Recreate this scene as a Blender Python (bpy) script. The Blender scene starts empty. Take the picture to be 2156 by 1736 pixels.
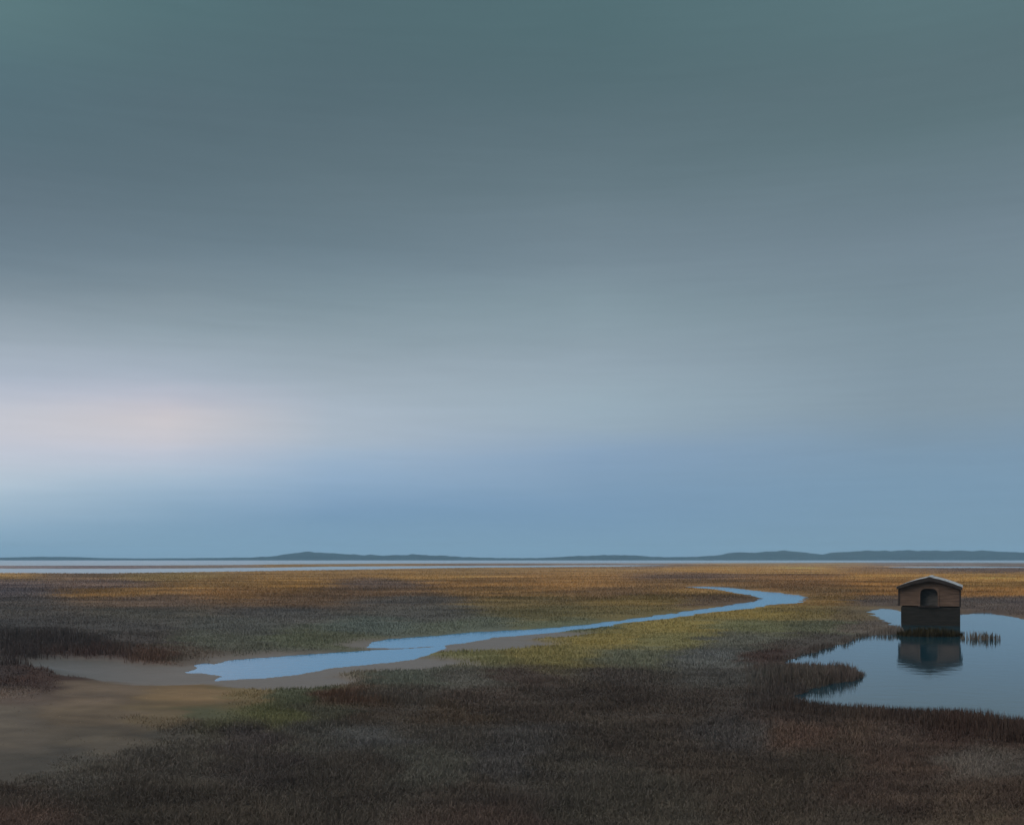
import bpy, math
import numpy as np

# ------------------------------------------------------------------ camera
S = bpy.context.scene
COL = S.collection
PW, PH = 2156.0, 1736.0          # survey frame the layout was measured in
F = 2312.0                       # focal length in that frame
HZ = 1176.0                      # row of the true horizon
CH = 4.1                         # eye height on the dyke, metres
cam = bpy.data.cameras.new("camera")
cam.sensor_width = 36.0
cam.lens = 36.0 * F / PW
cam.shift_y = (HZ - PH / 2) / PW
cam.clip_start = 0.1
cam.clip_end = 20000
co = bpy.data.objects.new("camera", cam)
co.location = (0, 0, CH)
co.rotation_euler = (math.pi / 2, 0, 0)
COL.objects.link(co)
S.camera = co

S.view_settings.view_transform = 'Standard'
S.view_settings.look = 'None'
S.view_settings.exposure = 0.0
S.view_settings.gamma = 1.0
S.cycles.volume_bounces = 1
S.cycles.max_bounces = 8
S.cycles.transparent_max_bounces = 8


def lin(c):
    c = np.asarray(c, dtype=float) / 255.0
    return np.where(c <= 0.04045, c / 12.92, ((c + 0.055) / 1.055) ** 2.4)


# ------------------------------------------------------------------ sky
SUN_AZ, SUN_EL = math.radians(-112), math.radians(34)
W = bpy.data.worlds.new("World")
S.world = W
W.use_nodes = True
nt = W.node_tree
nt.nodes.clear()
N, L = nt.nodes.new, nt.links.new


def math_node(tree, op, a, b=None, clamp=False):
    n = tree.nodes.new('ShaderNodeMath')
    n.operation = op
    n.use_clamp = clamp
    for i, v in enumerate((a, b)):
        if v is None:
            continue
        if isinstance(v, (int, float)):
            n.inputs[i].default_value = v
        else:
            tree.links.new(v, n.inputs[i])
    return n.outputs[0]


tc = N('ShaderNodeTexCoord')
sep = N('ShaderNodeSeparateXYZ')
L(tc.outputs['Generated'], sep.inputs[0])
az = math_node(nt, 'ARCTAN2', sep.outputs[0], sep.outputs[1])
el = math_node(nt, 'ARCSINE', sep.outputs[2])
# drifting stratus: long flat streaks
cmb = N('ShaderNodeCombineXYZ')
L(math_node(nt, 'MULTIPLY', az, 2.2), cmb.inputs[0])
L(math_node(nt, 'MULTIPLY', el, 16.0), cmb.inputs[1])
n1 = N('ShaderNodeTexNoise')
n1.inputs['Scale'].default_value = 1.5
n1.inputs['Detail'].default_value = 5
n1.inputs['Roughness'].default_value = 0.5
L(cmb.outputs[0], n1.inputs['Vector'])
cmb2 = N('ShaderNodeCombineXYZ')
L(math_node(nt, 'MULTIPLY', az, 5.0), cmb2.inputs[0])
L(math_node(nt, 'MULTIPLY', el, 70.0), cmb2.inputs[1])
n2 = N('ShaderNodeTexNoise')
n2.inputs['Scale'].default_value = 2.0
n2.inputs['Detail'].default_value = 6
n2.inputs['Roughness'].default_value = 0.6
L(cmb2.outputs[0], n2.inputs['Vector'])
d1 = math_node(nt, 'MULTIPLY', math_node(nt, 'SUBTRACT', n1.outputs[0], 0.5), 0.030)
el2 = math_node(nt, 'ADD', el, d1)
fac = math_node(nt, 'DIVIDE', el2, math.pi / 2, True)

ZEN = np.array([0.80, 0.86, 0.90])
COLS = [  # azimuth in degrees, then (row, sRGB) of the cloud deck
    (-26, [(0, (92, 121, 125)), (150, (86, 112, 120)), (300, (90, 111, 121)), (420, (98, 116, 127)), (540, (112, 130, 142)),
           (624, (132, 147, 158)), (724, (160, 172, 184)), (800, (178, 187, 202)), (850, (194, 198, 209)), (891, (201, 202, 211)),
           (941, (198, 202, 214)), (1000, (190, 202, 215)), (1040, (176, 195, 211)), (1090, (153, 179, 200)), (1157, (131, 162, 185)), (1176, (126, 158, 180))]),
    (-17.5, [(0, (84, 112, 117)), (180, (86, 108, 116)), (300, (90, 110, 119)), (430, (98, 117, 127)), (540, (112, 130, 141)),
             (624, (130, 146, 156)), (724, (150, 165, 176)), (800, (174, 183, 197)), (845, (193, 193, 204)), (885, (207, 202, 206)),
             (941, (195, 199, 212)), (1000, (175, 192, 210)), (1040, (158, 182, 204)), (1090, (132, 163, 188)), (1157, (126, 158, 181))]),
    (-9.3, [(0, (82, 107, 113)), (200, (86, 107, 115)), (400, (98, 117, 126)), (550, (113, 132, 143)), (657, (132, 150, 160)),
            (760, (152, 167, 178)), (850, (168, 181, 194)), (924, (171, 185, 200)), (980, (155, 178, 202)), (1024, (142, 170, 198)),
            (1074, (122, 155, 186)), (1110, (120, 154, 182)), (1157, (122, 155, 180))]),
    (4.3, [(0, (82, 109, 114)), (200, (88, 110, 117)), (400, (104, 123, 132)), (550, (120, 138, 149)), (657, (134, 153, 163)),
           (760, (147, 164, 176)), (850, (154, 173, 186)), (900, (150, 170, 187)), (950, (138, 163, 189)), (1010, (128, 157, 185)),
           (1074, (119, 152, 182)), (1157, (120, 153, 178))]),
    (19.6, [(0, (90, 116, 121)), (150, (90, 112, 118)), (300, (97, 118, 125)), (500, (113, 131, 142)), (657, (123, 142, 153)),
            (790, (130, 149, 162)), (870, (130, 150, 165)), (941, (124, 150, 172)), (1000, (122, 151, 175)), (1057, (120, 151, 176)),
            (1124, (119, 150, 173)), (1176, (117, 147, 168))]),
]
prev = None
for i, (a_deg, stops) in enumerate(COLS):
    r = N('ShaderNodeValToRGB')
    cr = r.color_ramp
    cr.interpolation = 'CARDINAL'
    ca = math.cos(math.radians(a_deg))
    pts = sorted((max(0.0, math.atan((HZ - y) / F * ca)) / (math.pi / 2), lin(c)) for y, c in stops)
    top = pts[-1][1]
    pts += [(0.37, top * 1.05), (0.46, top * 0.55 + ZEN * 0.45), (0.62, ZEN), (1.0, ZEN)]
    while len(cr.elements) > 1:
        cr.elements.remove(cr.elements[-1])
    cr.elements[0].position = pts[0][0]
    cr.elements[0].color = (*pts[0][1], 1)
    for p, c in pts[1:]:
        e = cr.elements.new(p)
        e.color = (*c, 1)
    L(fac, r.inputs[0])
    if prev is None:
        prev = r.outputs[0]
    else:
        mr = N('ShaderNodeMapRange')
        mr.interpolation_type = 'LINEAR'
        mr.inputs['From Min'].default_value = math.radians(COLS[i - 1][0])
        mr.inputs['From Max'].default_value = math.radians(a_deg)
        L(az, mr.inputs['Value'])
        mx = N('ShaderNodeMix')
        mx.data_type = 'RGBA'
        L(mr.outputs[0], mx.inputs['Factor'])
        L(prev, mx.inputs[6])
        L(r.outputs[0], mx.inputs[7])
        prev = mx.outputs[2]
streak = math_node(nt, 'ADD', math_node(nt, 'MULTIPLY', n2.outputs[0], 0.10), 0.95)
vm = N('ShaderNodeVectorMath')
vm.operation = 'SCALE'
L(prev, vm.inputs[0])
L(streak, vm.inputs['Scale'])
# the clear sky above the cloud deck, hardly coming through
nish = N('ShaderNodeTexSky')
nish.sky_type = 'NISHITA'
nish.sun_disc = False
nish.sun_elevation = SUN_EL
nish.sun_rotation = SUN_AZ
vs = N('ShaderNodeVectorMath')
vs.operation = 'SCALE'
L(nish.outputs[0], vs.inputs[0])
vs.inputs['Scale'].default_value = 0.08
mx = N('ShaderNodeMix')
mx.data_type = 'RGBA'
mx.inputs['Factor'].default_value = 0.02
L(vm.outputs[0], mx.inputs[6])
L(vs.outputs[0], mx.inputs[7])
bg = N('ShaderNodeBackground')
L(mx.outputs[2], bg.inputs['Color'])
bg.inputs['Strength'].default_value = 1.0
wo = N('ShaderNodeOutputWorld')
L(bg.outputs[0], wo.inputs['Surface'])

# ------------------------------------------------------------------ sun behind the thin cloud
sl = bpy.data.lights.new("sun", 'SUN')
sl.energy = 1.5
sl.angle = math.radians(40)
sl.color = (1.0, 0.93, 0.85)
so = bpy.data.objects.new("sun", sl)
so.rotation_euler = (math.pi / 2 - SUN_EL, 0, math.pi - SUN_AZ)
so.location = (0, 0, 50)
COL.objects.link(so)

# ------------------------------------------------------------------ helpers
rng = np.random.default_rng(7)


def hash2(ix, iy, seed):
    h = (ix.astype(np.int64) * 374761393 + iy.astype(np.int64) * 668265263 + seed * 1442695041) & 0xFFFFFFFF
    h = ((h ^ (h >> 13)) * 1274126177) & 0xFFFFFFFF
    return ((h ^ (h >> 16)) & 0xFFFF) / 65535.0


def vnoise(x, y, seed=0, octaves=3):
    out = np.zeros(np.shape(x))
    amp, tot = 1.0, 0.0
    for o in range(octaves):
        ix, iy = np.floor(x), np.floor(y)
        fx, fy = x - ix, y - iy
        fx, fy = fx * fx * (3 - 2 * fx), fy * fy * (3 - 2 * fy)
        a, b = hash2(ix, iy, seed + o), hash2(ix + 1, iy, seed + o)
        c, d = hash2(ix, iy + 1, seed + o), hash2(ix + 1, iy + 1, seed + o)
        out += amp * ((a + (b - a) * fx) * (1 - fy) + (c + (d - c) * fx) * fy - 0.5)
        tot += amp
        amp *= 0.5
        x, y = x * 2.03 + 17.1, y * 2.03 + 5.3
    return out / tot * 2


def to_world(px, py, z=0.0):
    Y = (CH - z) * F / (np.asarray(py, float) - HZ)
    return (np.asarray(px, float) - PW / 2) / F * Y, Y


def sstep(a, b, x):
    t = np.clip((x - a) / (b - a), 0, 1)
    return t * t * (3 - 2 * t)


def sdf(poly, X, Y):
    """signed distance to a polygon: negative inside"""
    P = np.asarray(poly, float)
    Q = np.roll(P, -1, axis=0)
    d2 = np.full(X.shape, 1e18)
    ins = np.zeros(X.shape, bool)
    for (ax, ay), (bx, by) in zip(P, Q):
        ex, ey = bx - ax, by - ay
        wx, wy = X - ax, Y - ay
        t = np.clip((wx * ex + wy * ey) / (ex * ex + ey * ey + 1e-12), 0, 1)
        d2 = np.minimum(d2, (wx - t * ex) ** 2 + (wy - t * ey) ** 2)
        if ay != by:
            c = (ay > Y) != (by > Y)
            ins ^= c & (X < ex * (Y - ay) / (ey if ey else 1e-9) + ax)
    d = np.sqrt(d2)
    return np.where(ins, -d, d)


def wpoly(pts):
    a = np.array(pts, float)
    x, y = to_world(a[:, 0], a[:, 1])
    return np.stack([x, y], 1)


def mesh_np(name, verts, faces_list, mat, colors=None, smooth=False, attrs=None):
    """one mesh object from arrays; faces_list: list of (n,k) index arrays"""
    me = bpy.data.meshes.new(name)
    nv = len(verts)
    me.vertices.add(nv)
    me.vertices.foreach_set('co', np.asarray(verts, np.float32).ravel())
    loops = np.concatenate([f.ravel() for f in faces_list]).astype(np.int32)
    sizes = np.concatenate([np.full(len(f), f.shape[1], np.int32) for f in faces_list])
    me.loops.add(len(loops))
    me.loops.foreach_set('vertex_index', loops)
    me.polygons.add(len(sizes))
    st = np.zeros(len(sizes), np.int32)
    st[1:] = np.cumsum(sizes)[:-1]
    me.polygons.foreach_set('loop_start', st)
    if smooth:
        me.polygons.foreach_set('use_smooth', np.ones(len(sizes), bool))
    if colors is not None:
        ca = me.color_attributes.new('tint', 'FLOAT_COLOR', 'POINT')
        c4 = np.ones((nv, 4), np.float32)
        c4[:, :3] = colors
        ca.data.foreach_set('color', c4.ravel())
    for k, v in (attrs or {}).items():
        at = me.attributes.new(k, 'FLOAT', 'POINT')
        at.data.foreach_set('value', np.asarray(v, np.float32))
    me.update(calc_edges=True)
    me.validate()
    me.materials.append(mat)
    ob = bpy.data.objects.new(name, me)
    COL.objects.link(ob)
    return ob


def tag(o, label=None, cat=None, group=None, kind=None):
    for k, v in (('label', label), ('category', cat), ('group', group), ('kind', kind)):
        if v:
            o[k] = v
    return o


def new_mat(name):
    m = bpy.data.materials.new(name)
    m.use_nodes = True
    m.node_tree.nodes.clear()
    out = m.node_tree.nodes.new('ShaderNodeOutputMaterial')
    return m, m.node_tree, out


# ------------------------------------------------------------------ layout: water bodies
CREEK = wpoly([(1440, 1234.5), (1489, 1234), (1533, 1236), (1576, 1241), (1620, 1245.5), (1665, 1250), (1686, 1253), (1696, 1258),
               (1690, 1265), (1681, 1268), (1665, 1270), (1620, 1273), (1591, 1279), (1547, 1284), (1495, 1289), (1402, 1303),
               (1359, 1307), (1301, 1313), (1272, 1319), (1214, 1326), (1156, 1332), (1084, 1338), (1036, 1342), (978, 1353), (920, 1360),
               (850, 1364), (764, 1363), (772, 1355), (816, 1344.5), (891, 1340), (978, 1331), (1036, 1328), (1110, 1325), (1185, 1319.5), (1243, 1312.5), (1301, 1306),
               (1344, 1300), (1402, 1293), (1475, 1282), (1533, 1274), (1591, 1264), (1605, 1259.5), (1576, 1252), (1547, 1247.5), (1510, 1240.5),
               (1475, 1238)])
CREEK2 = wpoly([(381, 1416), (415, 1409), (409, 1400), (432, 1397), (450, 1399), (470, 1396), (489, 1390), (529, 1386), (600, 1381), (688, 1374), (775, 1369),
                (850, 1365.0), (900, 1361.5), (940, 1358), (935, 1364), (916, 1370), (893, 1380), (862, 1388), (819, 1393), (746, 1401), (688, 1408), (630, 1419), (558, 1427), (515, 1428), (450, 1433),
                (470, 1424), (430, 1417)])
POOL = wpoly([(1826, 1287), (1845, 1283), (1858, 1279), (1875, 1283), (1900, 1286), (1960, 1290), (2025, 1292), (2076, 1289), (2115, 1294), (2156, 1302),
              (2260, 1316), (2420, 1332), (2700, 1350), (2900, 1420), (2900, 1520), (2600, 1565), (2400, 1550), (2250, 1543), (2156, 1536), (2076, 1523),
              (2011, 1514), (1933, 1508), (1855, 1500), (1751, 1494), (1690, 1489), (1648, 1478), (1665, 1464), (1700, 1450), (1745, 1438), (1790, 1431), (1812, 1423),
              (1800, 1413), (1751, 1408), (1690, 1404), (1640, 1396), (1665, 1386), (1720, 1371), (1780, 1352), (1808, 1340), (1840, 1336), (1880, 1336), (1897, 1334), (1896, 1325), (1880, 1316),
              (1862, 1306), (1842, 1298)])
INLET = wpoly([(-900, 1199.5), (0, 1196.5), (250, 1197), (400, 1196), (560, 1194.5), (700, 1192.2), (860, 1191.2), (1000, 1190.6), (1130, 1190.2), (1260, 1189.5), (1420, 1189.5),
               (1300, 1192.0), (1130, 1193.6), (1000, 1194.6), (880, 1196.2), (760, 1198.5), (600, 1201), (480, 1203), (330, 1205.5), (200, 1207), (0, 1206), (-900, 1210)])
INLET2 = wpoly([(1865, 1193.6), (1950, 1192.6), (2030, 1192.0), (2160, 1193.0), (2300, 1193.2), (2300, 1194.6), (2120, 1195.0), (2050, 1195.2), (1960, 1195.4), (1890, 1194.8)])
# the open tidal water starts here (row of the shore for each column)
SEA_PX = np.array([-1500, 0, 250, 450, 620, 800, 1000, 1200, 1400, 1600, 1800, 1950, 2156, 3600])
SEA_PY = np.array([1191.0, 1190.2, 1190.0, 1189.0, 1187.0, 1186.0, 1185.2, 1185.2, 1185.0, 1184.6, 1183.8, 1183.6, 1184.6, 1185])

MUD = [  # wet silt flats: soft-edged blobs (px, py, rx, ry)
    (150, 1412, 190, 26), (330, 1424, 190, 26), (600, 1440, 170, 20), (700, 1398, 330, 26), (950, 1358, 240, 18), (520, 1420, 220, 30), (1100, 1338, 150, 12),
]


def ground_px(X, Y, z=0.0):
    return PW / 2 + X / Y * F, HZ + (CH - z) * F / Y


def mud_mask(px, py):
    m = np.zeros(np.shape(px))
    for cx, cy, rx, ry in MUD:
        r2 = ((px - cx) / rx) ** 2 + ((py - cy) / ry) ** 2
        m = np.maximum(m, 1 - sstep(0.45, 1.2, r2 + 0.25 * vnoise(px / 50.0, py / 9.0, 117, 3)))
    return m


SLOPE = [(240, 1452, 330, 34), (60, 1530, 340, 80), (330, 1482, 230, 36), (-10, 1590, 190, 62), (-300, 1560, 300, 90)]   # trodden silt, lower left


def slope_mask(px, py):
    m = np.zeros(np.shape(px))
    w = 0.35 * vnoise(px / 60.0, py / 14.0, 113, 3)
    for cx, cy, rx, ry in SLOPE:
        r2 = ((px - cx) / rx) ** 2 + ((py - cy) / ry) ** 2
        m = np.maximum(m, 1 - sstep(0.05, 1.5, r2 + w))
    return m * (1 - np.exp(-((px - 20) / 120) ** 4 - ((py - 1418) / 42) ** 4))


def water_dist(X, Y):
    d = np.full(X.shape, 1e9)
    for poly in (CREEK, CREEK2, POOL, INLET, INLET2):
        lo, hi = poly.min(0) - 25, poly.max(0) + 25
        k = (X > lo[0]) & (X < hi[0]) & (Y > lo[1]) & (Y < hi[1])
        if k.any():
            d[k] = np.minimum(d[k], sdf(poly, X[k], Y[k]))
    k = (d < 6) & (Y > 10) & (Y < 210)
    d[k] += 0.30 * vnoise(X[k] / 0.9, Y[k] / 1.6, 131, 3) * np.clip(Y[k] / 45, 0.5, 2.5)
    Yc = np.maximum(Y, 1.0)
    px, _ = ground_px(X, Yc)
    _, Ys = to_world(px, np.interp(px, SEA_PX, SEA_PY))
    ds = np.where(Y > 1, (Ys - Y) * 0.15, 1e3)
    return np.minimum(np.minimum(d, ds), 60.0)


def terrain(X, Y):
    """height of the marsh and its distance to open water"""
    d = water_dist(X, Y)
    Yc = np.maximum(Y, 3.0)
    px, py = ground_px(X, Yc)
    front = Y > 3
    mud = np.where(front, mud_mask(px, py), 0)
    out = 0.015 + 0.17 * (1 - np.exp(-np.maximum(d, 0) / (1.2 + 0.012 * Yc)))
    out = out * (1 - 0.72 * mud)
    away = 1 - np.exp(-np.maximum(d, 0) / 3.0)
    rough = vnoise(X / 5.0, Y / 5.0, 3, 3) * 0.10 + vnoise(X / 1.1, Y / 1.1, 9, 2) * 0.035
    out += rough * away * (1 - 0.85 * mud) * np.clip(60 / Yc, 0.35, 1)
    # low heath banks at the left and the rise to the dyke the viewer stands on
    for cx, cy, sx, sy, h in ((-22.5, 51.0, 5.5, 4.0, 0.62), (-16.5, 37.3, 1.5, 1.6, 0.55), (-15.5, 46.5, 3.2, 1.6, 0.22)):
        out += h * np.exp(-((X - cx) / sx) ** 2 - ((Y - cy) / sy) ** 2) * away
    out += 0.55 * (1 - sstep(13, 25, Y)) * (1 + 0.3 * vnoise(X / 6, Y / 6, 21, 2)) * away
    inside = -0.30 * (1 - np.exp(np.minimum(d, 0) / 0.7))
    z = np.where(d > 0, out, np.maximum(inside, -0.3))
    return z, d, mud


# ------------------------------------------------------------------ layout: vegetation tints (px, py, sRGB seen)
TINT = [(r[0], y, r[1]) for y, row in {
    1191.5: [(-300, (112, 98, 100)), (60, (112, 98, 100)), (260, (114, 98, 98)), (440, (116, 98, 88)), (650, (132, 98, 52)), (900, (128, 95, 55))],
    1187: [(0, (112, 98, 100)), (700, (128, 98, 60)), (1000, (105, 85, 75)), (1300, (118, 100, 92)), (1700, (135, 105, 70)), (1950, (116, 102, 98)), (2156, (112, 98, 92))],
    1199: [(1000, (130, 98, 55)), (1250, (135, 100, 55)), (1500, (150, 108, 50)), (1700, (158, 115, 55)), (1850, (125, 92, 60)), (2100, (100, 78, 68))],
    1213: [(0, (132, 100, 55)), (150, (105, 82, 62)), (350, (120, 95, 52)), (600, (125, 92, 48)), (900, (135, 98, 45)), (1200, (138, 98, 48)), (1450, (95, 72, 58)), (1700, (118, 82, 45)), (1850, (145, 102, 42)), (2100, (148, 108, 45))],
    1228: [(0, (88, 74, 72)), (200, (95, 76, 68)), (450, (125, 92, 48)), (600, (128, 92, 42)), (800, (90, 72, 62)), (1000, (130, 92, 45)), (1200, (130, 92, 45)), (1450, (112, 82, 48)), (1700, (110, 78, 45)), (1850, (135, 92, 38)), (2080, (132, 95, 40))],
    1246: [(0, (80, 72, 74)), (250, (118, 86, 45)), (500, (115, 82, 45)), (800, (95, 72, 52)), (1050, (108, 80, 45)), (1300, (98, 74, 50)), (1480, (108, 82, 45)), (1770, (98, 74, 46)), (1850, (115, 80, 38)), (2060, (122, 84, 38)), (2150, (130, 90, 40))],
    1264: [(0, (76, 69, 66)), (300, (90, 72, 60)), (600, (95, 72, 52)), (850, (74, 68, 64)), (1100, (92, 76, 46)), (1350, (102, 82, 42)), (1500, (88, 70, 55)), (1750, (112, 84, 42)), (1850, (82, 70, 64)), (2060, (78, 68, 64)), (2150, (78, 68, 66))],
    1290: [(0, (70, 65, 62)), (300, (72, 68, 62)), (600, (71, 68, 66)), (900, (74, 71, 67)), (1150, (86, 77, 48)), (1350, (92, 80, 48)), (1600, (118, 98, 42)), (1720, (102, 86, 46)), (1790, (90, 76, 55))],
    1318: [(0, (60, 57, 57)), (250, (66, 62, 60)), (500, (71, 70, 66)), (800, (72, 78, 72)), (1000, (78, 82, 70)), (1200, (82, 84, 62)), (1420, (116, 99, 40)), (1600, (92, 90, 58)), (1740, (80, 80, 60)), (1850, (84, 74, 66))],
    1347: [(0, (54, 49, 49)), (150, (52, 47, 47)), (280, (62, 56, 54)), (450, (74, 74, 64)), (650, (78, 80, 62)), (720, (80, 80, 62)), (1120, (112, 97, 46)), (1280, (115, 98, 40)), (1420, (102, 94, 52)), (1560, (82, 80, 70)), (1720, (66, 60, 56)), (1870, (74, 66, 62))],
    1380: [(0, (52, 46, 46)), (180, (58, 46, 44)), (330, (72, 54, 46)), (390, (72, 62, 54)), (620, (76, 74, 66)), (1000, (92, 88, 55)), (1150, (98, 88, 48)), (1330, (82, 82, 66)), (1500, (78, 78, 76)), (1640, (60, 46, 42)), (1700, (66, 58, 54))],
    1425: [(0, (52, 45, 45)), (80, (58, 46, 44)), (700, (84, 78, 68)), (850, (74, 77, 70)), (980, (72, 70, 66)), (1100, (58, 50, 47)), (1300, (56, 51, 49)), (1500, (64, 62, 60)), (1700, (66, 60, 56)), (1790, (68, 60, 57))],
    1465: [(0, (80, 70, 66)), (200, (96, 84, 74)), (400, (108, 90, 68)), (500, (96, 84, 62)), (620, (72, 76, 62)), (730, (64, 50, 44)), (860, (60, 56, 54)), (1000, (56, 50, 48)), (1150, (52, 47, 45)), (1300, (52, 47, 45)), (1500, (56, 51, 49)), (1640, (55, 51, 51))],
    1505: [(0, (88, 82, 77)), (200, (90, 80, 70)), (340, (88, 78, 64)), (440, (70, 72, 58)), (560, (74, 76, 54)), (680, (64, 64, 56)), (760, (58, 52, 48)), (950, (62, 54, 48)), (1100, (54, 49, 47)), (1400, (55, 50, 48)), (1700, (53, 47, 46)), (1950, (51, 44, 43)), (2150, (53, 44, 42)), (2600, (53, 44, 42))],
    1550: [(-400, (88, 82, 76)), (0, (86, 80, 75)), (200, (78, 73, 68)), (380, (62, 60, 58)), (530, (54, 51, 53)), (690, (58, 58, 58)), (760, (66, 67, 69)), (950, (58, 56, 55)), (1090, (61, 60, 61)), (1300, (54, 50, 48)), (1540, (59, 57, 58)), (1680, (66, 54, 50)), (1800, (62, 53, 49)), (1900, (60, 52, 50)), (2030, (55, 45, 43)), (2156, (54, 45, 43)), (2600, (54, 45, 43))],
    1610: [(-400, (76, 72, 69)), (0, (74, 71, 68)), (150, (66, 64, 62)), (320, (57, 55, 54)), (550, (53, 50, 50)), (750, (56, 53, 51)), (900, (65, 65, 62)), (1060, (62, 61, 62)), (1200, (56, 54, 52)), (1500, (56, 51, 48)), (1700, (58, 53, 49)), (1900, (59, 50, 47)), (2070, (76, 72, 70)), (2140, (70, 66, 64)), (2600, (60, 55, 52))],
    1680: [(-400, (58, 54, 52)), (0, (56, 51, 49)), (300, (52, 49, 47)), (700, (54, 51, 49)), (1000, (55, 51, 49)), (1300, (56, 54, 51)), (1600, (58, 53, 49)), (1850, (58, 50, 47)), (2060, (66, 57, 52)), (2150, (60, 51, 47)), (2600, (60, 51, 47))],
    1735: [(-400, (62, 53, 50)), (0, (62, 52, 50)), (500, (58, 54, 51)), (1000, (66, 57, 54)), (1400, (62, 59, 55)), (1800, (62, 57, 53)), (2060, (72, 64, 57)), (2156, (66, 58, 54)), (2600, (62, 57, 53))],
}.items() for r in row]
T_P = np.array([(t[0], t[1]) for t in TINT], float)
T_C = lin(np.array([t[2] for t in TINT], float))
_g = (T_C @ np.array([0.3, 0.6, 0.1]))[:, None]
T_C = _g + (T_C - _g) * np.interp(T_P[:, 1], [1200, 1270, 1330, 1420], [0.84, 0.84, 0.74, 0.88])[:, None]
_n = np.clip((T_P[:, 1] - 1390) / 90, 0, 1)[:, None]
T_C = T_C * (1 - _n + _n * np.array([0.99, 0.92, 0.84]))       # near kinds: dark warm brown heath
MUD_C = lin(np.array([116, 100, 89.]))
MUD_DARK = lin(np.array([92, 84, 79.]))
K_LIGHT = 0.60       # how bright a white card would look lying on the marsh


def albedo(px, py):
    """ground and plant colour at a place on the marsh"""
    wob = 1 / (1 + (np.maximum(py - 1186, 0) / 60.0))
    q = py + (10 * wob + 7) * 0.55 * vnoise(px / 230.0, py / (4.5 + 0.09 * np.maximum(py - 1186, 0)), 31, 3)
    p = px + 70 * vnoise(px / 160.0, py / (5 + 0.12 * np.maximum(py - 1186, 0)), 47, 3)
    num = np.zeros(px.shape + (3,))
    den = np.zeros(px.shape)
    sy = 5 + 0.105 * np.clip(q - 1186, 0, 400)
    sx = 95.0
    for (tx, ty), c in zip(T_P, T_C):
        r2 = ((p - tx) / sx) ** 2 + ((q - ty) / sy) ** 2
        w = 1 / (0.12 + r2) ** 2.6
        num += w[..., None] * c
        den += w
    c = num / den[..., None]
    k = K_LIGHT * (0.72 - 0.10 * sstep(1270, 1310, py) - 0.04 * sstep(1330, 1420, py))[..., None]   # nearer colours raised to make up for blades shading each other
    # tide-laid streaks of bleached and dark stems
    row = np.maximum(py - 1180, 1.0)
    st = vnoise(px / 210.0, np.log(row) * 17.0, 83, 3) + 0.6 * vnoise(px / 70.0, np.log(row) * 40.0, 87, 2)
    amp = 0.50 * (1 - sstep(1235, 1330, py)) + 0.15 + 0.15 * sstep(1400, 1520, py)
    c = c * np.exp(amp[..., None] * st[..., None] * np.array([1.0, 0.95, 0.8]))
    return np.clip(c / k, 0, 0.8)


# ------------------------------------------------------------------ materials
def ground_material():
    m, t, out = new_mat("marsh_soil")
    at = t.nodes.new('ShaderNodeAttribute')
    at.attribute_name = 'tint'
    wt = t.nodes.new('ShaderNodeAttribute')
    wt.attribute_name = 'wet'
    geo = t.nodes.new('ShaderNodeNewGeometry')
    nz = t.nodes.new('ShaderNodeTexNoise')
    nz.inputs['Scale'].default_value = 1.7
    nz.inputs['Detail'].default_value = 8
    nz.inputs['Roughness'].default_value = 0.65
    t.links.new(geo.outputs['Position'], nz.inputs['Vector'])
    v = math_node(t, 'ADD', math_node(t, 'MULTIPLY', nz.outputs[0], 0.5), 0.75)
    sc = t.nodes.new('ShaderNodeVectorMath')
    sc.operation = 'SCALE'
    t.links.new(at.outputs['Color'], sc.inputs[0])
    t.links.new(v, sc.inputs['Scale'])
    b = t.nodes.new('ShaderNodeBsdfPrincipled')
    t.links.new(sc.outputs[0], b.inputs['Base Color'])
    r = math_node(t, 'SUBTRACT', 0.95, math_node(t, 'MULTIPLY', wt.outputs['Fac'], 0.5))
    t.links.new(r, b.inputs['Roughness'])
    t.links.new(math_node(t, 'ADD', math_node(t, 'MULTIPLY', wt.outputs['Fac'], 0.4), 0.05), b.inputs['Specular IOR Level'])
    bp = t.nodes.new('ShaderNodeBump')
    bp.inputs['Strength'].default_value = 0.25
    bp.inputs['Distance'].default_value = 0.05
    t.links.new(nz.outputs[0], bp.inputs['Height'])
    t.links.new(bp.outputs[0], b.inputs['Normal'])
    t.links.new(b.outputs[0], out.inputs['Surface'])
    return m


def grass_material(name, trans=0.3):
    m, t, out = new_mat(name)
    at = t.nodes.new('ShaderNodeAttribute')
    at.attribute_name = 'tint'
    geo = t.nodes.new('ShaderNodeNewGeometry')
    # blades stand in a sward: shade them mostly like the sward's own surface
    vm = t.nodes.new('ShaderNodeVectorMath')
    vm.operation = 'MULTIPLY_ADD'
    t.links.new(geo.outputs['Normal'], vm.inputs[0])
    vm.inputs[1].default_value = (0.16, 0.16, 0.16)
    vm.inputs[2].default_value = (0, 0, 0.75)
    nn = t.nodes.new('ShaderNodeVectorMath')
    nn.operation = 'NORMALIZE'
    t.links.new(vm.outputs[0], nn.inputs[0])
    df = t.nodes.new('ShaderNodeBsdfDiffuse')
    tr = t.nodes.new('ShaderNodeBsdfTranslucent')
    mx = t.nodes.new('ShaderNodeMixShader')
    mx.inputs[0].default_value = trans
    for s in (df, tr):
        t.links.new(at.outputs['Color'], s.inputs['Color'])
    t.links.new(nn.outputs[0], df.inputs['Normal'])
    t.links.new(df.outputs[0], mx.inputs[1])
    t.links.new(tr.outputs[0], mx.inputs[2])
    t.links.new(mx.outputs[0], out.inputs['Surface'])
    return m


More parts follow.
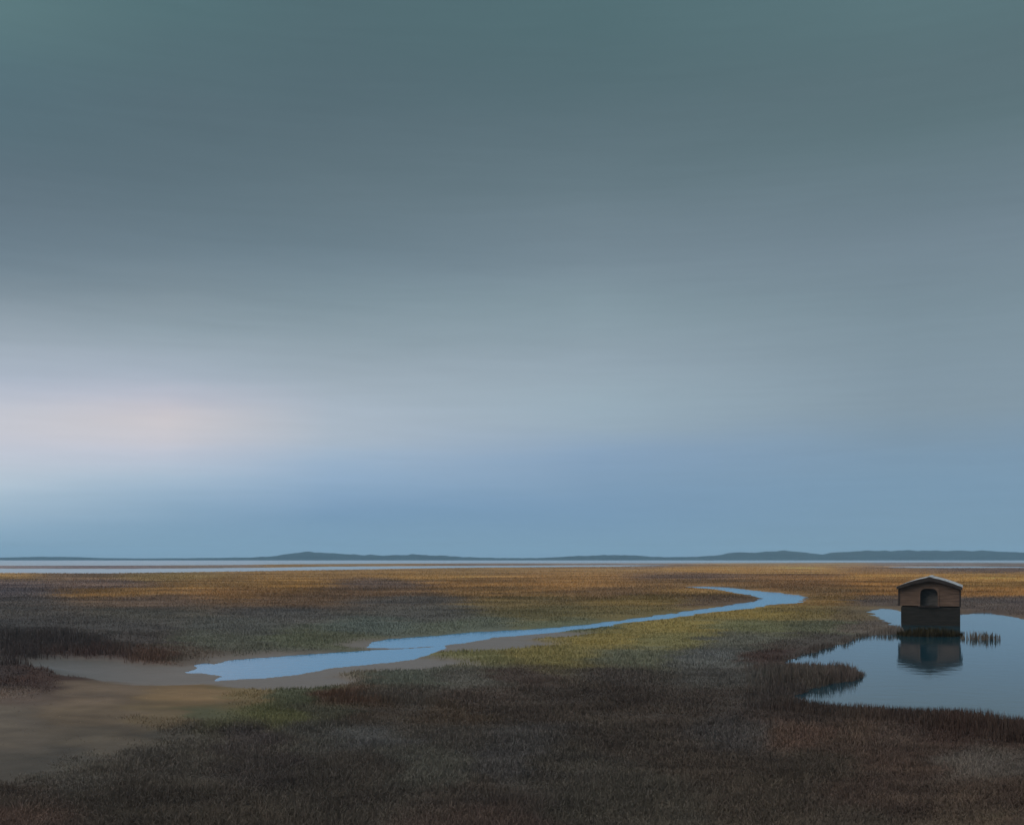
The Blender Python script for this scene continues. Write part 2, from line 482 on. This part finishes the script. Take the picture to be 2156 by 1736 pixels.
def water_material(name, body, rough, wave, scale, ior=1.33):
    m, t, out = new_mat(name)
    b = t.nodes.new('ShaderNodeBsdfPrincipled')
    b.inputs['Base Color'].default_value = (*body, 1)
    b.inputs['Roughness'].default_value = rough
    b.inputs['IOR'].default_value = ior
    geo = t.nodes.new('ShaderNodeNewGeometry')
    nz = t.nodes.new('ShaderNodeTexNoise')
    nz.inputs['Scale'].default_value = scale
    nz.inputs['Detail'].default_value = 4
    t.links.new(geo.outputs['Position'], nz.inputs['Vector'])
    bp = t.nodes.new('ShaderNodeBump')
    bp.inputs['Strength'].default_value = 1.0
    bp.inputs['Distance'].default_value = wave
    t.links.new(nz.outputs[0], bp.inputs['Height'])
    t.links.new(bp.outputs[0], b.inputs['Normal'])
    t.links.new(b.outputs[0], out.inputs['Surface'])
    return m


# ------------------------------------------------------------------ ground: one sheet out to the horizon
def build_ground():
    th_f = np.radians(np.linspace(-38, 38, 1000))
    th_b = np.radians(np.linspace(38, 322, 72)[1:-1])
    th = np.concatenate([th_f, th_b])
    r = np.concatenate([[0.6, 3, 6, 9], np.geomspace(11, 320, 560), np.geomspace(325, 4800, 110)])
    R, T = np.meshgrid(r, th, indexing='ij')
    X, Y = R * np.sin(T), R * np.cos(T)
    z, d, mud = terrain(X.ravel(), Y.ravel())
    z, mud = z.reshape(X.shape), mud.reshape(X.shape)
    far = R > 700
    z = np.where(far & (np.cos(T) < 0.75), np.minimum(z, 0.2), z)
    px, py = ground_px(X, np.maximum(Y, 3), z)
    px, py = np.clip(px, -600, 2750), np.clip(py, 1180, 1740)
    col = np.zeros(X.shape + (3,))
    for i in range(0, X.shape[0], 40):
        bare = albedo(px[i:i + 40], py[i:i + 40]) * 0.55
        m = mud[i:i + 40, :, None]
        sl_ = slope_mask(px[i:i + 40], py[i:i + 40])[..., None] * (1 - m)
        silt = MUD_DARK + (MUD_C - MUD_DARK) * sstep(60, 420, px[i:i + 40])[..., None]
        col[i:i + 40] = bare * (1 - m) * (1 - 0.22 * sl_) + silt / K_LIGHT * 0.43 * m
    nr, nth = X.shape
    V = np.stack([X, Y, z], -1).reshape(-1, 3)
    i = np.arange(nr - 1)[:, None] * nth
    j = np.arange(nth)[None, :]
    j2 = (j + 1) % nth
    quads = np.stack([(i + j), (i + j2), (i + nth + j2), (i + nth + j)], -1).reshape(-1, 4)[:, ::-1]
    V = np.vstack([V, [[0, 0, V[:nth, 2].mean()]]])
    c = len(V) - 1
    jj = np.arange(nth)
    tris = np.stack([np.full(nth, c), (jj + 1) % nth, jj], -1)
    colf = np.vstack([col.reshape(-1, 3), col[0, 0][None]])
    wet = np.concatenate([mud.ravel(), [0]])
    o = mesh_np('ground', V, [quads, tris], ground_material(), colf, True, {'wet': wet})
    tag(o, 'flat tidal marsh ground of brown silt and turf reaching to the shore', 'ground', kind='structure')


build_ground()


# ------------------------------------------------------------------ water
def sheet(name, pts, mat, label, cat):
    v = np.array([(x, y, 0.0) for x, y in pts])
    o = mesh_np(name, v, [np.arange(len(pts))[None, :]], mat)
    tag(o, label, cat, kind='structure')


def bline(y):
    return 4.2 + (y - 25) * 0.27


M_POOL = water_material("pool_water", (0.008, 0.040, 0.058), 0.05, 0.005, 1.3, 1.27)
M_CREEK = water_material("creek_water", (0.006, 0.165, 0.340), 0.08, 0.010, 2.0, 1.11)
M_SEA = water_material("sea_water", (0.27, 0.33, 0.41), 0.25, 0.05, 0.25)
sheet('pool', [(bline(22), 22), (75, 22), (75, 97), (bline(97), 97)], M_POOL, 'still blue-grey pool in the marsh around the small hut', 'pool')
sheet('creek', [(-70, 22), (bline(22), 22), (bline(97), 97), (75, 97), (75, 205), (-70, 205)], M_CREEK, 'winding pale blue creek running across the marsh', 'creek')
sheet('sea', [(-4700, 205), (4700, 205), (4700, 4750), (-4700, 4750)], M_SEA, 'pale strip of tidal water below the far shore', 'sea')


# ------------------------------------------------------------------ grasses and reeds
def blades(X, Y, Z, H, Wd, col, lean=0.45, tipmix=1.12, seed=0):
    """one strip of two segments per blade"""
    g = np.random.default_rng(seed)
    n = len(X)
    a = g.uniform(0, 2 * np.pi, n)
    la = g.uniform(0, 2 * np.pi, n)
    ln = g.normal(0, lean, n) * H
    wx, wy = np.cos(a) * Wd * 0.5, np.sin(a) * Wd * 0.5
    lx, ly = np.cos(la) * ln, np.sin(la) * ln
    base = np.stack([X, Y, Z - 0.04], 1)
    wv = np.stack([wx, wy, np.zeros(n)], 1)
    mid = base + np.stack([lx * 0.35, ly * 0.35, H * 0.62], 1)
    tip = base + np.stack([lx, ly, H * np.sqrt(np.clip(1 - (ln / H) ** 2 * 0.5, 0.3, 1))], 1)
    V = np.stack([base - wv, base + wv, mid - wv * 0.75, mid + wv * 0.75, tip], 1).reshape(-1, 3)
    k = np.arange(n)[:, None] * 5
    quads = k + np.array([[0, 1, 3, 2]])
    tris = k + np.array([[2, 3, 4]])
    C = np.repeat(col[:, None, :], 5, 1)
    C[:, 4] *= tipmix
    return V, quads, tris, C.reshape(-1, 3)


def in_poly_px(pts, px, py):
    return sdf(np.array(pts, float), px, py) < 0


REED_ZONES = [
    [(1560, 1462), (1700, 1474), (1900, 1496), (2156, 1530), (2700, 1560), (2700, 1600), (2156, 1570), (1900, 1528), (1700, 1512), (1560, 1500)],       # near shore
    [(1560, 1400), (1700, 1402), (1800, 1410), (1826, 1424), (1800, 1440), (1745, 1450), (1690, 1464), (1640, 1480), (1560, 1480)],                   # spit
    [(1540, 1376), (1640, 1384), (1720, 1366), (1790, 1345), (1840, 1330), (1900, 1318), (1905, 1338), (1840, 1342), (1780, 1356), (1700, 1380), (1640, 1398), (1540, 1396)],
    [(690, 1452), (850, 1462), (960, 1478), (960, 1490), (820, 1480), (690, 1474)],
    [(0, 1330), (140, 1330), (390, 1384), (390, 1398), (150, 1396), (0, 1400)],
]


def build_grass():
    n = 1700000
    px = rng.uniform(-650, 2800, n)
    u = rng.uniform(0, 1, n)
    py = 1188 + (2000 - 1188) * u ** 1.2
    X, Y = to_world(px, py)
    X = X + rng.normal(0, 0.004, n) * Y
    Y = Y * (1 + rng.normal(0, 0.006, n))
    z, d, mud = terrain(X, Y)
    px, py = ground_px(X, Y, z)
    clump = vnoise(X / 0.55, Y / 0.55, 61, 2)
    fringe = np.zeros(n, bool)
    for zn in REED_ZONES[:3]:
        fringe |= in_poly_px(zn, px, py)
    keep = (d > np.where(fringe, -0.25, 0.02 + 0.0006 * Y)) & (rng.uniform(0, 1, n) > mud * 1.15) & (rng.uniform(-1.2, 0.6, n) < clump + 0.35)
    keep &= rng.uniform(0, 1, n) > np.clip(slope_mask(px, py) * 1.25, 0, 0.97)
    X, Y, z, d, mud, px, py = (a[keep] for a in (X, Y, z, d, mud, px, py))
    n = len(X)
    col = np.zeros((n, 3))
    for i in range(0, n, 60000):
        col[i:i + 60000] = albedo(px[i:i + 60000], py[i:i + 60000])
    lum = col @ np.array([0.3, 0.6, 0.1])
    deep = np.full(n, 99.0)
    for zn in REED_ZONES:
        deep = np.minimum(deep, sdf(np.array(zn, float), px, py))
    deep = -deep + 9 * vnoise(X / 1.2, Y / 1.2, 141, 2)
    reed = (deep > 0) & (rng.uniform(0, 1, n) < sstep(1545, 1680, px) + (px < 1400))
    H = rng.uniform(0.55, 1.25, n) * np.where(py < 1262, 0.24, np.where(py < 1400, 0.15, 0.14)) * (1 + 0.55 * vnoise(X / 1.6, Y / 1.6, 91, 2))
    H *= np.clip(0.3 + d / (0.8 + 0.02 * Y), 0.3, 1)
    H *= 1 - 0.6 * slope_mask(px, py)
    H = np.where(reed, rng.uniform(0.35, 0.85, n) * np.where(py > 1440, 0.40 + 0.20 * sstep(1740, 2000, px), 0.58) * (0.5 + 0.5 * sstep(0, 10, deep)) * (1 + 0.3 * vnoise(X / 1.3, Y / 1.3, 95, 2)), H)
    Wd = (0.007 + 0.00050 * Y) * rng.uniform(0.7, 1.3, n)
    Wd = np.where(reed, Wd * 0.95, Wd)
    bank = in_poly_px(REED_ZONES[4], px, py)
    col = np.where(bank[:, None], col * 1.1, col)
    col = col * np.exp(rng.normal(0, 0.07, (n, 1))) * np.exp(rng.normal(0, 0.02, (n, 3)))
    col = np.clip(col, 0, 0.85)
    green = (col[:, 1] > col[:, 0] * 0.86) & (px > 380) & (py > 1275) & (py < 1530)
    kinds = np.where(reed, 4, np.where(py < 1268, 0, np.where(green, 1, np.where(lum > 0.135, 2, 3))))
    info = {
        0: ('golden_grass', 'low golden and rust-brown marsh grass on the far flats', 'grass', 0.45),
        1: ('olive_grass', 'olive green salt-marsh grass along both banks of the creek', 'grass', 0.35),
        2: ('brown_grass', 'pale grey-brown grass beside the silt flats and creek', 'grass', 0.3),
        3: ('dark_sedge', 'dark brown sedge and heath filling the foreground', 'sedge', 0.2),
        4: ('reeds', 'dark brown reeds fringing the pool and the left bank', 'reeds', 0.25),
    }
    for k, (nm, lb, ct, tr) in info.items():
        s = kinds == k
        if not s.any():
            continue
        V, q, t, C = blades(X[s], Y[s], z[s], H[s], Wd[s], col[s], lean=0.22 if k == 4 else (0.75 if k in (2, 3) else 0.6), seed=100 + k)
        o = mesh_np(nm, V, [q, t], grass_material(nm + "_leaf", tr), C)
        tag(o, lb, ct, kind='stuff')


build_grass()


def reed_clump(name, cx, cy, rx, ry, n, h, rgb, label, seed, dens=None):
    """a stand of reeds rooted in the pool bed"""
    g = np.random.default_rng(seed)
    rr, ph = np.sqrt(g.uniform(0, 1, n)), g.uniform(0, 2 * np.pi, n)
    X = cx + rx * rr * np.cos(ph)
    Y = cy + ry * rr * np.sin(ph)
    hh = h * g.uniform(0.45, 1.15, n) * (1 - 0.45 * ((X - cx) / rx) ** 2)
    w = (0.010 + 0.0007 * Y) * g.uniform(0.6, 1.2, n)
    c = lin(np.array(rgb, float)) / K_LIGHT * np.exp(g.normal(0, 0.2, (n, 1)))
    V, q, t, C = blades(X, Y, np.full(n, -0.05), hh + 0.05, w, c, lean=0.2, seed=seed + 1)
    V[:, 0] -= cx
    V[:, 1] -= cy
    o = mesh_np(name, V, [q, t], grass_material(name + "_leaf_%d" % seed, 0.25), C)
    o.location = (cx, cy, 0)
    tag(o, label, 'reeds')


x, y = to_world(2064, 1345)
reed_clump('reed_clump', x, y, 1.05, 1.0, 150, 0.48, (92, 84, 76), 'brown reed clump standing in the pool just right of the hut', 301)
x, y = to_world(1958, 1338)
reed_clump('reed_clump', x, y, 1.78, 1.0, 900, 0.52, (50, 45, 33), 'olive-brown reed clump in front of the hut, thickened and darkened to stand in for its dark reflection', 305)  # reeds made dense and dark to carry the hut's dark reflection across the waterline


# ------------------------------------------------------------------ hut
def simple_mat(name, rgb, rough=0.85, var=0.35, scale=(3, 3, 14), bump=0.01, spec=0.2, second=None):
    m, t, out = new_mat(name)
    tcx = t.nodes.new('ShaderNodeTexCoord')
    mp = t.nodes.new('ShaderNodeMapping')
    mp.inputs['Scale'].default_value = scale
    t.links.new(tcx.outputs['Object'], mp.inputs['Vector'])
    nz = t.nodes.new('ShaderNodeTexNoise')
    nz.inputs['Scale'].default_value = 1.0
    nz.inputs['Detail'].default_value = 7
    t.links.new(mp.outputs[0], nz.inputs['Vector'])
    mx = t.nodes.new('ShaderNodeMix')
    mx.data_type = 'RGBA'
    c = np.array(rgb)
    c2 = np.array(second) if second is not None else c * (1 + var)
    mx.inputs[6].default_value = (*(c * (1 - var)), 1)
    mx.inputs[7].default_value = (*c2, 1)
    mr = t.nodes.new('ShaderNodeMapRange')
    mr.inputs['From Min'].default_value = 0.3
    mr.inputs['From Max'].default_value = 0.7
    t.links.new(nz.outputs[0], mr.inputs['Value'])
    t.links.new(mr.outputs[0], mx.inputs['Factor'])
    b = t.nodes.new('ShaderNodeBsdfPrincipled')
    b.inputs['Roughness'].default_value = rough
    b.inputs['Specular IOR Level'].default_value = spec
    t.links.new(mx.outputs[2], b.inputs['Base Color'])
    bp = t.nodes.new('ShaderNodeBump')
    bp.inputs['Strength'].default_value = 0.6
    bp.inputs['Distance'].default_value = bump
    t.links.new(nz.outputs[0], bp.inputs['Height'])
    t.links.new(bp.outputs[0], b.inputs['Normal'])
    t.links.new(b.outputs[0], out.inputs['Surface'])
    return m


class MB:
    def __init__(self):
        self.v, self.f = [], []

    def prism(self, prof, y0, y1):
        """closed profile of (x, z) points run from y0 to y1"""
        k = len(self.v)
        n = len(prof)
        self.v += [(x, y0, z) for x, z in prof] + [(x, y1, z) for x, z in prof]
        self.f.append(list(range(k, k + n)))
        self.f.append(list(range(k + 2 * n - 1, k + n - 1, -1)))
        for i in range(n):
            j = (i + 1) % n
            self.f.append([k + j, k + i, k + n + i, k + n + j])
        return self

    def box(self, x0, x1, y0, y1, z0, z1):
        return self.prism([(x0, z0), (x1, z0), (x1, z1), (x0, z1)], y0, y1)

    def build(self, name, mat, parent=None):
        me = bpy.data.meshes.new(name)
        me.from_pydata(self.v, [], self.f)
        me.update()
        me.materials.append(mat)
        o = bpy.data.objects.new(name, me)
        COL.objects.link(o)
        o.parent = parent
        return o


def build_hut():
    hx, hy = to_world(1956.5, 1316)
    root = bpy.data.objects.new('hut', None)
    COL.objects.link(root)
    root.location = (hx, hy, 0)
    root.rotation_euler = (0, 0, -math.atan2(hx, hy) * 1.0 - math.radians(1.5))
    root.scale = (0.945, 1.0, 1.0)
    tag(root, 'small brown wooden hut with pale low-pitched roof and dark doorway standing in the pool', 'hut')
    m_wall = simple_mat("weathered_brown_boards", (0.135, 0.086, 0.064), 0.9, 0.35, (1.2, 1.2, 9), 0.006)
    m_tar = simple_mat("tarred_boards", (0.024, 0.022, 0.020), 0.8, 0.4, (1.5, 1.5, 8), 0.012)
    m_roof = simple_mat("weathered_roofing_felt", (0.36, 0.37, 0.39), 0.8, 0.4, (5, 0.8, 5), 0.01)
    m_dark = simple_mat("dark_trim_boards", (0.040, 0.032, 0.030), 0.85, 0.35, (2, 2, 8), 0.008)
    m_in = simple_mat("dark_inside_boards", (0.11, 0.10, 0.095), 0.95, 0.3)
    w, D = 1.84, 6.2
    zb, ze = 1.20, 2.26

    def roof_z(x, off=0.0):
        t = abs(x) / 2.0
        return 2.98 - 0.34 * t - 0.26 * t * t + off

    # front wall: horizontal boards cut round the doorway, each a little proud of the next
    dw, dt, xc = 0.55, 2.28, -0.02
    mb = MB()
    nb = 11
    top = roof_z(0) - 0.12
    hb = (top - zb) / nb
    for i in range(nb):
        z0, z1 = zb + i * hb, zb + (i + 1) * hb - 0.012
        zm = (z0 + z1) / 2
        # width left under the roof line
        lim = w
        while lim > 0.05 and roof_z(lim, -0.10) < z1:
            lim -= 0.02
        if lim <= 0.1:
            continue
        spans = [(-lim, lim)]
        if zm < dt:
            hw = dw + 0.005
            spans = [(-lim, xc - hw), (xc + hw, lim)]
        for a, b in spans:
            if b - a > 0.05:
                mb.prism([(a, z0), (b, z0), (b, z1), (a, z1)], 0.0 + 0.006 * (i % 2), 0.05)
    # solid sheathing behind the boards and the other three sides
    for s in (-1, 1):
        xs = sorted((s * w, s * w - s * 0.06))
        mb.box(xs[0], xs[1], 0.052, D, zb, roof_z(w, -0.08))
    gab = [(x, roof_z(x, -0.09)) for x in np.linspace(w - 0.07, -w + 0.07, 13)]
    mb.prism([(-w + 0.07, zb), (w - 0.07, zb)] + gab, D - 0.06, D)
    inner_l = [(x, roof_z(x, -0.09)) for x in np.linspace(xc - dw, -w + 0.07, 7)]
    mb.prism([(-w + 0.07, zb), (xc - dw, zb)] + inner_l, 0.052, 0.09)
    inner_r = [(x, roof_z(x, -0.09)) for x in np.linspace(w - 0.07, xc + dw, 7)]
    mb.prism([(xc + dw, zb), (w - 0.07, zb)] + inner_r, 0.052, 0.09)
    rc = 0.34

    def arch_pts(grow=0.0):
        h = dw + grow
        q = np.linspace(0, math.pi / 2, 8)
        right = [(xc + h - rc + rc * math.cos(t), dt + grow - rc + rc * math.sin(t)) for t in q]
        left = [(xc - h + rc - rc * math.cos(t), dt + grow - rc + rc * math.sin(t)) for t in q[::-1]]
        return right + left
    arch = arch_pts(-0.002)
    topb = [(x, roof_z(x, -0.092)) for x in np.linspace(xc - dw + 0.002, xc + dw - 0.002, 7)]
    mb.prism(arch + topb, 0.054, 0.088)
    mb.build('wall', m_wall, root)
    # corner posts
    for s in (-1, 1):
        MB().box(s * w - 0.05 + s * 0.03, s * w + 0.05 + s * 0.03, -0.03, 0.10, zb - 0.02, roof_z(w, -0.09)).build('corner_post', m_dark, root)
    # dark room behind the doorway
    MB().box(-w + 0.1, w - 0.1, 0.55, 0.60, zb, 2.3).build('inner_partition', m_in, root)
    # doorway frame
    fr = MB()
    for s in (-1, 1):
        a = xc + s * (dw + 0.03)
        fr.box(a - 0.045, a + 0.045, -0.022, -0.001, zb, dt - rc)
    inner = arch_pts(-0.015)
    outer = [(xc + dw + 0.075, dt - rc), (xc + dw + 0.075, dt + 0.05), (xc - dw - 0.075, dt + 0.05), (xc - dw - 0.075, dt - rc)]
    fr.prism(outer + inner[::-1], -0.020, -0.001)
    frame = fr.build('doorway_frame', m_wall, root)
    MB().box(xc - dw - 0.12, xc + dw + 0.12, -0.10, 0.0, zb - 0.07, zb).build('door_sill', m_dark, frame)
    # tarred base going down into the water
    b = MB()
    nbb = 7
    for i in range(nbb):
        z0 = -0.35 + i * (zb - 0.075 + 0.35) / nbb
        z1 = -0.35 + (i + 1) * (zb - 0.075 + 0.35) / nbb - 0.012
        b.box(-w + 0.10, w + 0.03, 0.02 + 0.006 * (i % 2), 0.07, z0, z1)
    b.box(-w + 0.11, w + 0.02, 0.072, D - 0.05, -0.35, zb - 0.075)
    base = b.build('base', m_tar, root)
    # roof: two gently curved slopes with real thickness
    for s in (-1, 1):
        xs = np.linspace(0, 2.02, 9)
        up = [(s * x, roof_z(x)) for x in xs]
        dn = [(s * x, roof_z(x, -0.07)) for x in xs][::-1]
        pr = up + dn
        if s > 0:
            pr = pr[::-1]
        mr = MB().prism(pr, -0.28, D + 0.25)
        r = mr.build('roof_slope', m_roof, root)
        up = [(s * x, roof_z(x, -0.004)) for x in np.linspace(0, 2.0, 9)]
        dn = [(s * x, roof_z(x, -0.24 + 0.05 * x / 2)) for x in np.linspace(0, 2.0, 9)][::-1]
        pr = up + dn
        if s > 0:
            pr = pr[::-1]
        MB().prism(pr, -0.325, -0.283).build('bargeboard', m_dark, r)
    rp = [(-0.16, roof_z(0.16, 0.002)), (0, 3.0), (0.16, roof_z(0.16, 0.002)), (0.16, roof_z(0.16, 0.03)), (0, 3.035), (-0.16, roof_z(0.16, 0.03))]
    MB().prism(rp, -0.30, D + 0.27).build('ridge_cap', m_roof, root)


build_hut()

# ------------------------------------------------------------------ far shore
HILL = np.array([(-1500, 1173), (-900, 1169), (-400, 1174), (0, 1173.5), (70, 1171), (130, 1171), (180, 1174), (300, 1174.8), (420, 1174.2), (540, 1172), (590, 1168.5), (615, 1162), (640, 1159), (690, 1160.5),
                 (746, 1166), (800, 1167), (862, 1165.5), (920, 1167.5), (978, 1171.5), (1050, 1173.5), (1130, 1173.8), (1214, 1169), (1272, 1165.5), (1315, 1166.5), (1373, 1171.5), (1417, 1171), (1475, 1171), (1533, 1165),
                 (1552, 1158.5), (1562, 1158), (1576, 1161.5), (1620, 1157.5), (1649, 1155), (1686, 1158), (1712, 1163), (1738, 1167), (1764, 1162), (1790, 1158), (1829, 1156), (2076, 1156), (2156, 1159), (2500, 1164), (3000, 1169), (3600, 1171)], float)


def build_hills():
    m = simple_mat("far_wooded_slope", (0.016, 0.034, 0.042), 1.0, 0.3, (0.01, 0.01, 0.03), 0.0, 0.0)
    y0 = 3100.0
    xs = np.arange(-3400, 3400, 7.0)
    ys = np.array([0, 15, 40, 90, 160, 260, 380, 520, 640, 700]) + y0
    px = PW / 2 + xs / (y0 + 260) * F
    top = np.interp(px, HILL[:, 0], HILL[:, 1])
    zt = CH + 0.82 * (HZ - top) / F * (y0 + 260)
    prof = np.array([-0.05, 0.28, 0.45, 0.66, 0.86, 1.0, 0.93, 0.66, 0.25, -0.05])
    Xg, Yg = np.meshgrid(xs, ys, indexing='ij')
    shore = vnoise(xs / 240.0, xs * 0, 5, 3) * 60
    Yg = Yg + shore[:, None]
    Z = zt[:, None] * prof[None, :]
    Z += (np.abs(vnoise(Xg / 22, Yg / 22, 71, 2)) * 3.2 + np.abs(vnoise(Xg / 60, Yg / 60, 77, 2)) * 5.0 - 1.8) * np.clip(prof, 0, 1)[None, :] * np.clip(zt / 18, 0.25, 1)[:, None]
    V = np.stack([Xg, Yg, np.maximum(Z, -0.6)], -1).reshape(-1, 3)
    n, k = Xg.shape
    i = np.arange(n - 1)[:, None] * k
    j = np.arange(k - 1)[None, :]
    q = np.stack([i + j, i + k + j, i + k + j + 1, i + j + 1], -1).reshape(-1, 4)
    o = mesh_np('hills', V, [q], m, None, True)
    tag(o, 'low wooded blue-grey hills on the far shore along the horizon', 'hills', kind='structure')


build_hills()

# ------------------------------------------------------------------ air
def build_haze():
    m, t, out = new_mat("damp_air")
    pv = t.nodes.new('ShaderNodeVolumePrincipled')
    pv.inputs['Color'].default_value = (0.50, 0.78, 1.0, 1)
    pv.inputs['Density'].default_value = 1.4e-4
    t.links.new(pv.outputs[0], out.inputs['Volume'])
    b = MB().prism([(-5200, -1.5), (5200, -1.5), (5200, 60), (-5200, 60)], -5200, 5200)
    o = b.build('haze', m)
    tag(o, 'thin bluish evening haze over the whole marsh', 'haze', kind='stuff')


build_haze()
